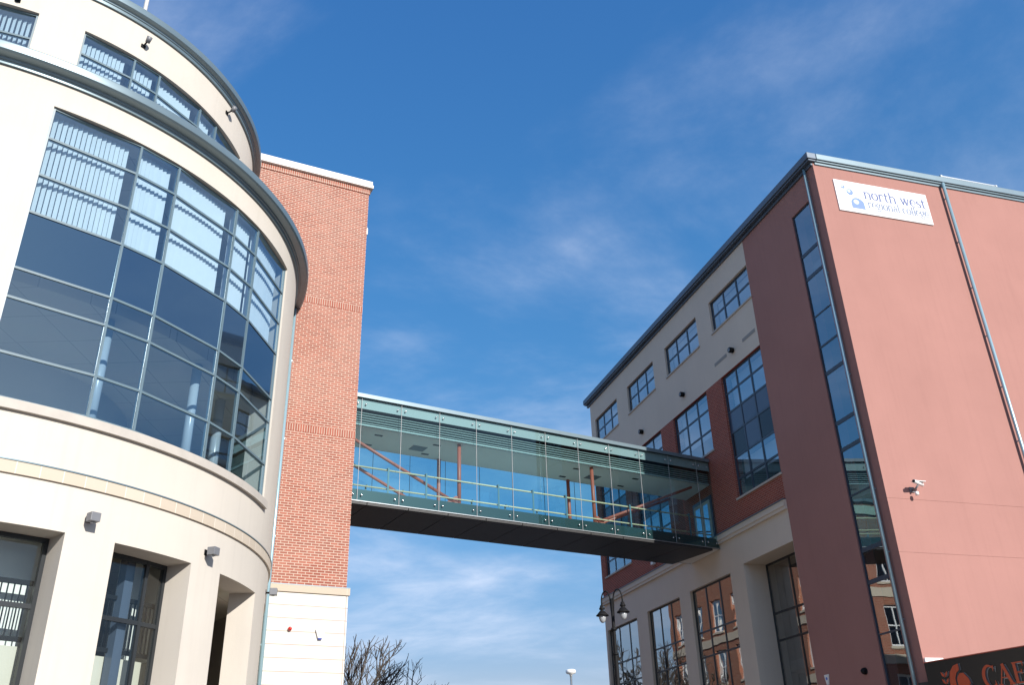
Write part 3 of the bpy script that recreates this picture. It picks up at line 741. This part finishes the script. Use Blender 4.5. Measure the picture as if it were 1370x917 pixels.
# alarm fittings on the blockwork
t = thing('alarm_beacon', 'small red dome beacon on the white blockwork', 'alarm', on_frame(TO, RZ_T, -1.57, -.035, 4.48), RZ_T)
mb = MB(); mb.lathe([(.06, -.02), (.06, 0), (.05, .0)], 16, (0, 0, 0), None, 'y'); mb.build('base', M['white'], t)
mb = MB(); mb.lathe([(.055, -.021), (.058, -.06), (.045, -.10), (.02, -.118), (.004, -.12)], 18, (0, 0, 0), None, 'y'); mb.build('dome', M['red_plastic'], t)
t = thing('alarm_box', 'white tapered alarm box with blue base on the white blockwork', 'alarm', on_frame(TO, RZ_T, -.71, -.035, 4.38), RZ_T)
mb = MB(); prof = [(-.13, .10), (-.11, .14), (.11, .14), (.13, .10), (.06, -.11), (-.06, -.11)]
a = [(x, -.075, z) for x, z in prof]; b = [(x * 1.05, 0, z * 1.05) for x, z in prof]
mb.poly(a); mb.poly(b[::-1])
for i in range(6): j = (i + 1) % 6; mb.poly([a[i], a[j], b[j], b[i]])
mb.build('cover', M['pale_plastic'], t, bevel=.012)
mb = MB(); mb.box(I_, -.055, .055, -.155, -.118, -.07, -.005); mb.build('strobe', M['blue_plastic'], t, bevel=.01)
mb = MB(); mb.lathe([(.034, -.079), (.034, -.077), (.024, -.077), (.024, -.079)], 18, (.015, 0, .03), None, 'y'); mb.build('badge', M['ink_pale'], t)
o = tag(parts('tower_sensor', M['white'], None, [(.0, .10, -.14, .14, -.10, .10)], I_, bevel=.02), 'small white box high on the right edge of the brick tower', 'sensor')
place(o, on_frame(TO, RZ_T, .012, .35, 18.4), RZ_T)
# pink wall camera pair
t = thing('security_camera', 'white bullet security camera on a dark bracket on the sunlit pink wall', 'camera', on_frame(CO, RZ_R, .93, -.004, 8.03), RZ_R)
mb = MB(); mb.box(I_, -.08, .08, -.10, .06, -.03, .0); mb.tube([(0, -.03, -.05), (0, -.2, -.03), (0.03, -.28, .05)], .028, 10); mb.build('bracket', M['grey_box'], t)
mb = MB(); mb.tube([(-.16, -.36, .13), (.26, -.20, .09)], .055, 14); mb.box(I_, -.14, .27, .145, .16, -.37, -.21); mb.build('camera_body', M['white'], t)
mb = MB(); mb.tube([(-.166, -.362, .1305), (-.18, -.368, .132)], .042, 14); mb.build('lens', M['black'], t)
mb = MB(); mb.lathe([(.05, -.24), (.06, -.19), (.05, -.14), (.02, -.12)], 14, (0, -.19, 0)); mb.build('dome', M['white'], t)
# facade lights
def bulk(label, y, z):
    t = thing('facade_light', label, 'wall light', on_frame(CO, RZ_R, -.002, y, z), RZ_R - R(90), 'black round lights on the cream facade')
    mb = MB(); mb.lathe([(.10, -.20), (.115, -.18), (.115, -.02), (.08, 0)], 16, (0, 0, 0), None, 'y'); mb.build('housing', M['black'], t)
    mb = MB(); mb.lathe([(.08, -.203), (.08, -.201)], 16, (0, 0, 0), None, 'y'); mb.build('lens', M['grey_box'], t)
bulk('black round light between the two slot vents on the cream facade', 6.92, 15.95)
bulk('black round light below the second top floor window from the red pier', 11.38, 15.93)
bulk('black round light on cream facade closest above the footbridge roof', 15.9, 15.9)
o = tag(parts('facade_sensor', M['white'], None, [(-.12, .12, -.07, .07, -.16, -.002)], I_, bevel=.02), 'small white sensor on red brick just below the footbridge', 'sensor')
place(o, on_frame(CO, RZ_R, -.002, 16.0, 9.55), RZ_R - R(90))
t = thing('pier_plaque', 'small white shield plaque with blue mark low on the red pier', 'plaque', on_frame(CO, RZ_R, -.003, 4.46, 3.2), RZ_R - R(90))
mb = MB(); a = [(-.12, -.03, .14), (.12, -.03, .14), (.05, -.03, -.16), (-.05, -.03, -.16)]; b = [(x, 0, z) for x, _, z in a]; mb.poly(a); mb.poly(b[::-1])
for i in range(4): j = (i + 1) % 4; mb.poly([a[i], a[j], b[j], b[i]])
mb.build('plate', M['white'], t)
mb = MB(); mb.lathe([(.045, -.036), (.045, -.032)], 16, (0, 0, .02), None, 'y'); mb.build('badge', M['ink_mid'], t)
t = thing('pier_camera', 'black dome fitting low on the red pier beside the strip window', 'camera', on_frame(CO, RZ_R, -.003, 2.53, 3.2), RZ_R - R(90))
mb = MB(); mb.lathe([(.10, -.05), (.10, 0)], 16, (0, 0, 0), None, 'y'); mb.build('base', M['black'], t)
mb = MB(); mb.lathe([(.085, -.052), (.08, -.10), (.05, -.135), (.005, -.145)], 16, (0, 0, 0), None, 'y'); mb.build('dome', M['black'], t)

# ------------------------------------------------------------------ cafe front at the foot of the pink wall
cf = thing('cafe_front', 'black cafe shopfront with orange raised letters at the foot of the pink wall', 'shop', (CO.x + .02, CO.y - .12, 0), R(90 + 27) + math.pi)
PC = lambda u, z, d: (u, d, z + E)                  # u from the corner towards the camera, -d faces the street
parts('fascia', M['sign_black'], cf, [(.0, 7.0, 1.95, 3.06, -.10, .12)], PC)
parts('flashing', M['red_steel'], cf, [(-.01, 7.0, 3.062, 3.085, -.12, .2)], PC)
parts('fascia_end', M['frame_dark'], cf, [(-.35, -.004, 2.25, 2.60, -.08, .1)], PC)
parts('wall', M['sign_black'], cf, [(.05, 7.0, -E, 1.94, .0, .2)], PC)
parts('roof', M['roof'], cf, [(.1, 7.0, 2.75, 2.95, .13, 1.1)], PC)
def raised(mb, fn):
    for dd, m in ((-.125, M['silver']), (-.16, M['orange'])): fn(mb, dd, m)
x_ = 1.72
for ch in 'CAES':
    lt = MB(); write(lt, ch, x_, 2.26, .345, lambda u, z, d: PC(u + .035, z - .018, d), -.108, M['silver'], .02, .92)
    x2 = write(lt, ch, x_, 2.26, .345, PC, -.15, M['orange'], .02, .92); x_ = x2
    lt.build('letter', M['orange'], cf, recalc=False)
em = MB()
def blob(pts, d, m): em.poly([PC(.55 + x * .95, 2.02 + z * .95, d) for x, z in pts], m)
for dx, dd, mm in ((.03, -.108, M['silver']), (0, -.15, M['orange'])):
    # crested helmet in profile
    em.poly([PC(.62 + dx + x, 2.02 + z, dd) for x, z in [(.12, .1), (.10, .5), (.16, .72), (.30, .86), (.46, .90), (.46, .74), (.36, .68), (.29, .56), (.28, .1)]], mm)
    em.poly([PC(.62 + dx + x, 2.02 + z, dd - .002) for x, z in [(.33, .1), (.34, .55), (.44, .66), (.56, .66), (.68, .52), (.72, .38), (.66, .39), (.76, .26), (.68, .24), (.70, .1)]], mm)
    for k_ in range(4):                                  # laurel leaves
        z = .08 + k_ * .17
        for s_ in (-1, 1):
            em.poly([PC(.60 + dx + x * s_ * .9, 2.04 + z + y, dd) for x, y in [(0, 0), (.09, .05), (.12, .15), (.03, .10)]], mm)
em.build('emblem', M['orange'], cf, recalc=False)

# ------------------------------------------------------------------ street lamp
sl = thing('street_lamp', 'black double headed street lamp with swan neck arms before the cream facade', 'street lamp', (2.985, 29.85, 0), R(-38))
ZL = 6.08 + E
mb = MB(); mb.lathe([(.16, 0), (.16, .9), (.12, 1.0), (.085, 1.1), (.075, 4.2), (.055, ZL - 1.2), (.05, ZL - .25)], 16)
mb.lathe([(.09, ZL - 1.25), (.09, ZL - 1.18), (.06, ZL - 1.15)], 16); mb.lathe([(.08, ZL - 2.0), (.08, ZL - 1.93)], 16); mb.build('pole', M['black'], sl)
for s_ in (-1, 1):
    mb = MB(); pts = [(s_ * .03, 0, ZL - .9), (s_ * .06, 0, ZL - .3)] + [(s_ * (.06 + .17 * (1 - math.cos(R(a)))), 0, ZL - .3 + .32 * math.sin(R(a))) for a in range(15, 181, 15)] + [(s_ * .40, 0, ZL - .42)]
    mb.tube(pts, .024, 10); mb.build('arm', M['black'], sl)
    hx = s_ * .40; hz = ZL - .42
    mb = MB(); mb.lathe([(.03, hz + .03), (.06, hz), (.065, hz - .05), (.09, hz - .07), (.09, hz - .12), (.05, hz - .14), (.09, hz - .18), (.16, hz - .26), (.205, hz - .30), (.205, hz - .32), (.14, hz - .31)], 20, (hx, 0, 0))
    h = mb.build('lantern', M['black'], sl)
    mb = MB(); mb.lathe([(.12, hz - .312), (.115, hz - .40), (.09, hz - .48), (.05, hz - .53), (.01, hz - .545)], 18, (hx, 0, 0)); mb.build('globe', M['globe'], h)

ml = thing('mast_light', 'white disc headed lighting mast far off below the bridge', 'street lamp', (5.14, 99.87, 0))
mb = MB(); mb.lathe([(.17, 0), (.11, 13.45)], 12); mb.build('pole', M['alu'], ml)
mb = MB(); mb.lathe([(.12, 13.3), (.17, 13.5), (.47, 13.6), (.54, 13.73), (.52, 13.93), (.40, 14.0), (.03, 14.02)], 24); mb.build('lamp_head', M['white'], ml)

# ------------------------------------------------------------------ bare tree
rnd = random.Random(11)
tr = thing('bare_tree', 'bare winter tree with fine twigs rising behind the white blockwork', 'tree', (-9.75, 61.0, 0))
tk = MB(); cr = MB()
def grow(p, d, ln, r, lvl):
    n = 4; pts = [p]; q = p.copy(); dd = d.copy()
    for i in range(n):
        dd = (dd + Vector((rnd.gauss(0, .10), rnd.gauss(0, .10), rnd.gauss(.05, .07)))).normalized()
        q = q + dd * ln / n; pts.append(q.copy())
    rr = [r * (1 - .4 * i / n) for i in range(n + 1)]
    (tk if lvl < 2 else cr).tube(pts, rr, 8 if lvl < 2 else (5 if lvl < 4 else 3), cap=False)
    if lvl >= 6: return
    kids = (6, 4, 4, 3, 3, 3)[lvl]
    for k_ in range(kids):
        t = 1.0 if k_ == 0 else rnd.uniform(.35, 1)
        base = pts[min(n, max(1, int(round(t * n))))]
        ax = Vector((rnd.gauss(0, 1), rnd.gauss(0, 1), rnd.gauss(0, .5))).normalized()
        sp_ = rnd.uniform(.3, .62) if k_ else rnd.uniform(.05, .25)
        nd = (dd + ax * sp_ * 1.5).normalized(); nd.z = max(nd.z, .22 if lvl < 3 else -.1)
        grow(base, nd.normalized(), ln * rnd.uniform(.66, .76), max(.0075, r * (.6 if k_ else .72)), lvl + 1)
grow(Vector((0, 0, 0)), Vector((0, 0, 1)), 3.36, .2, 0)
tr.scale = (1.35, 1.35, 1.12)
tk.build('trunk', M['bark'], tr, recalc=False); cr.build('crown', M['bark'], tr, recalc=False)

# ------------------------------------------------------------------ old brick houses further up the street (seen in the shop windows)
ob = thing('brick_terrace', 'old brick terrace with white sash windows reflected in the shop glass', 'building', (-9.03, 41.7, 0), R(107.05))
PO = lambda u, z, d: (u, d, z)
PE = lambda u, z, d: (d, u, z)
rows = (1.0, 5.0, 8.6, 12.0); LEN = 23.8
WN = [(1.2 + i * 2.9, 2.5 + i * 2.9, z, z + 2.2) for i in range(8) for z in rows]
wall(PO, 0, LEN, 0, 16.5, WN, .3).build('wall', M['old_brick'], ob)
WE = [(1.3 + i * 2.6, 2.6 + i * 2.6, z, z + 2.2) for i in range(3) for z in rows]
wall(PE, .302, 9, 0, 16.5, WE, .29).build('end_wall', M['old_brick'], ob)
parts('back_wall', M['old_brick'], ob, [(.3, LEN, 0, 16.5, 9.01, 9.3), (LEN - .3, LEN, 0, 16.5, .31, 8.99)], PO)
parts('roof', M['roof'], ob, [(-.2, LEN + .2, 16.51, 16.9, -.3, 9.4)], PO)
parts('string_course', M['sash_stone'], ob, [(-.06, LEN + .05, z, z + .5, -.06, -.003) for z in (4.1, 7.7, 11.2)] + [(-.1, LEN + .1, 15.8, 16.3, -.15, -.003)], PO)
parts('string_course', M['sash_stone'], ob, [(.0, 9.05, z, z + .5, -.06, -.003) for z in (4.1, 7.7, 11.2)] + [(.0, 9.1, 15.8, 16.3, -.15, -.003)], PE)
for PP, ww in ((PO, WN), (PE, WE)):
    for a, b, c, d in ww:
        window(PP, [a, (a + b) / 2, b], [c, (c + d) / 2, d], .12, ob, M['glass_r'], M['white'], .07, .08, 1, outer=.12, sill=(.1, .12, .06), sillm=M['sash_stone'])

# ------------------------------------------------------------------ sky, sun, camera
EL, AZ = R(26.5), R(144)
w = bpy.data.worlds.new('World'); sc.world = w; w.use_nodes = True
nt = w.node_tree; nt.nodes.clear(); L = nt.links.new
out = nt.nodes.new('ShaderNodeOutputWorld'); bg = nt.nodes.new('ShaderNodeBackground'); bg.inputs[1].default_value = .10
sky = nt.nodes.new('ShaderNodeTexSky'); sky.sky_type = 'NISHITA'; sky.sun_disc = False
sky.sun_elevation = EL; sky.sun_rotation = AZ; sky.air_density = 1.5; sky.dust_density = 1.0; sky.ozone_density = 6; sky.altitude = 50
sh = N(nt, 'ShaderNodeSeparateColor', mode='HSV'); L(sky.outputs[0], sh.inputs[0])
ss = N(nt, 'ShaderNodeMath', operation='MULTIPLY', use_clamp=True); ss.inputs[1].default_value = 1.21; L(sh.outputs[1], ss.inputs[0])
vp = N(nt, 'ShaderNodeMath', operation='POWER'); vp.inputs[1].default_value = .55; L(sh.outputs[2], vp.inputs[0])
vm = N(nt, 'ShaderNodeMath', operation='MULTIPLY'); vm.inputs[1].default_value = 2.25; L(vp.outputs[0], vm.inputs[0])
ha = N(nt, 'ShaderNodeMath', operation='MULTIPLY_ADD'); ha.inputs[1].default_value = .036; ha.inputs[2].default_value = .589
hs = N(nt, 'ShaderNodeCombineColor', mode='HSV'); L(ha.outputs[0], hs.inputs[0]); L(ss.outputs[0], hs.inputs[1]); L(vm.outputs[0], hs.inputs[2])
tc = nt.nodes.new('ShaderNodeTexCoord'); sx = nt.nodes.new('ShaderNodeSeparateXYZ'); L(tc.outputs['Generated'], sx.inputs[0]); L(sx.outputs[2], ha.inputs[0])
# project the view direction on a cloud layer so wisps shrink towards the horizon
dz = N(nt, 'ShaderNodeMath', operation='ADD'); L(sx.outputs[2], dz.inputs[0]); dz.inputs[1].default_value = .18
dx = N(nt, 'ShaderNodeMath', operation='DIVIDE'); L(sx.outputs[0], dx.inputs[0]); L(dz.outputs[0], dx.inputs[1])
dy = N(nt, 'ShaderNodeMath', operation='DIVIDE'); L(sx.outputs[1], dy.inputs[0]); L(dz.outputs[0], dy.inputs[1])
cb = nt.nodes.new('ShaderNodeCombineXYZ'); L(dx.outputs[0], cb.inputs[0]); L(dy.outputs[0], cb.inputs[1])
mp = nt.nodes.new('ShaderNodeMapping'); mp.inputs['Rotation'].default_value = (0, 0, .6); mp.inputs['Scale'].default_value = (.9, 1.25, 1); mp.inputs['Location'].default_value = (7.1, 2.2, 0)
L(cb.outputs[0], mp.inputs[0])
n1 = N(nt, 'ShaderNodeTexNoise', i_Scale=1.1, i_Detail=10, i_Roughness=.6, i_Distortion=.35); L(mp.outputs[0], n1.inputs['Vector'])
r1 = N(nt, 'ShaderNodeMapRange', interpolation_type='SMOOTHSTEP'); r1.inputs[1].default_value = .42; r1.inputs[2].default_value = .78; r1.inputs[3].default_value = 0; r1.inputs[4].default_value = .58
L(n1.outputs['Fac'], r1.inputs[0])
mc = N(nt, 'ShaderNodeMix', data_type='RGBA'); mc.inputs[7].default_value = (6.6, 7.2, 8.6, 1)
n2 = N(nt, 'ShaderNodeTexNoise', i_Scale=6.5, i_Detail=8, i_Roughness=.62, i_Distortion=.6); L(mp.outputs[0], n2.inputs['Vector'])
r2 = N(nt, 'ShaderNodeMapRange'); r2.inputs[1].default_value = .3; r2.inputs[2].default_value = .7; r2.inputs[3].default_value = .55; r2.inputs[4].default_value = 1.2
L(n2.outputs['Fac'], r2.inputs[0])
cm_ = N(nt, 'ShaderNodeMath', operation='MULTIPLY', use_clamp=True); L(r1.outputs[0], cm_.inputs[0]); L(r2.outputs[0], cm_.inputs[1])
L(cm_.outputs[0], mc.inputs[0]); L(hs.outputs[0], mc.inputs[6])
L(mc.outputs[2], bg.inputs[0]); L(bg.outputs[0], out.inputs[0])

sd = bpy.data.lights.new('sun', 'SUN'); sd.energy = 4.8; sd.angle = R(.53); sd.color = (1, .95, .88)
so = bpy.data.objects.new('sun', sd); C.objects.link(so)
v = Vector((math.sin(AZ) * math.cos(EL), math.cos(AZ) * math.cos(EL), math.sin(EL)))
so.rotation_euler = v.to_track_quat('Z', 'Y').to_euler(); so.location = (10, -20, 40)

cd = bpy.data.cameras.new('camera'); cam = bpy.data.objects.new('camera', cd); C.objects.link(cam); sc.camera = cam
cd.sensor_width = 36; cd.lens = 36 * 1205.12 / 1370; cd.clip_end = 4000; cd.clip_start = .05
p, r = R(27.117), R(-1.687)
fw = Vector((0, math.cos(p), math.sin(p))); up = Vector((0, -math.sin(p), math.cos(p))); rt = Vector((1, 0, 0))
c_, s_ = math.cos(r), math.sin(r)
X = rt * c_ + up * s_; Y = up * c_ - rt * s_; Z = -fw
m = Matrix((X, Y, Z)).transposed().to_4x4(); m.translation = (0, 0, E)
cam.matrix_world = m

sc.view_settings.view_transform = 'Standard'; sc.view_settings.look = 'None'; sc.view_settings.gamma = 1; sc.view_settings.use_curve_mapping = False
sc.view_settings.exposure = 0.4
sc.cycles.max_bounces = 10; sc.cycles.transparent_max_bounces = 16; sc.cycles.diffuse_bounces = 4; sc.cycles.glossy_bounces = 5
sc.cycles.caustics_reflective = False; sc.cycles.caustics_refractive = False
sc.cycles.use_denoising = True
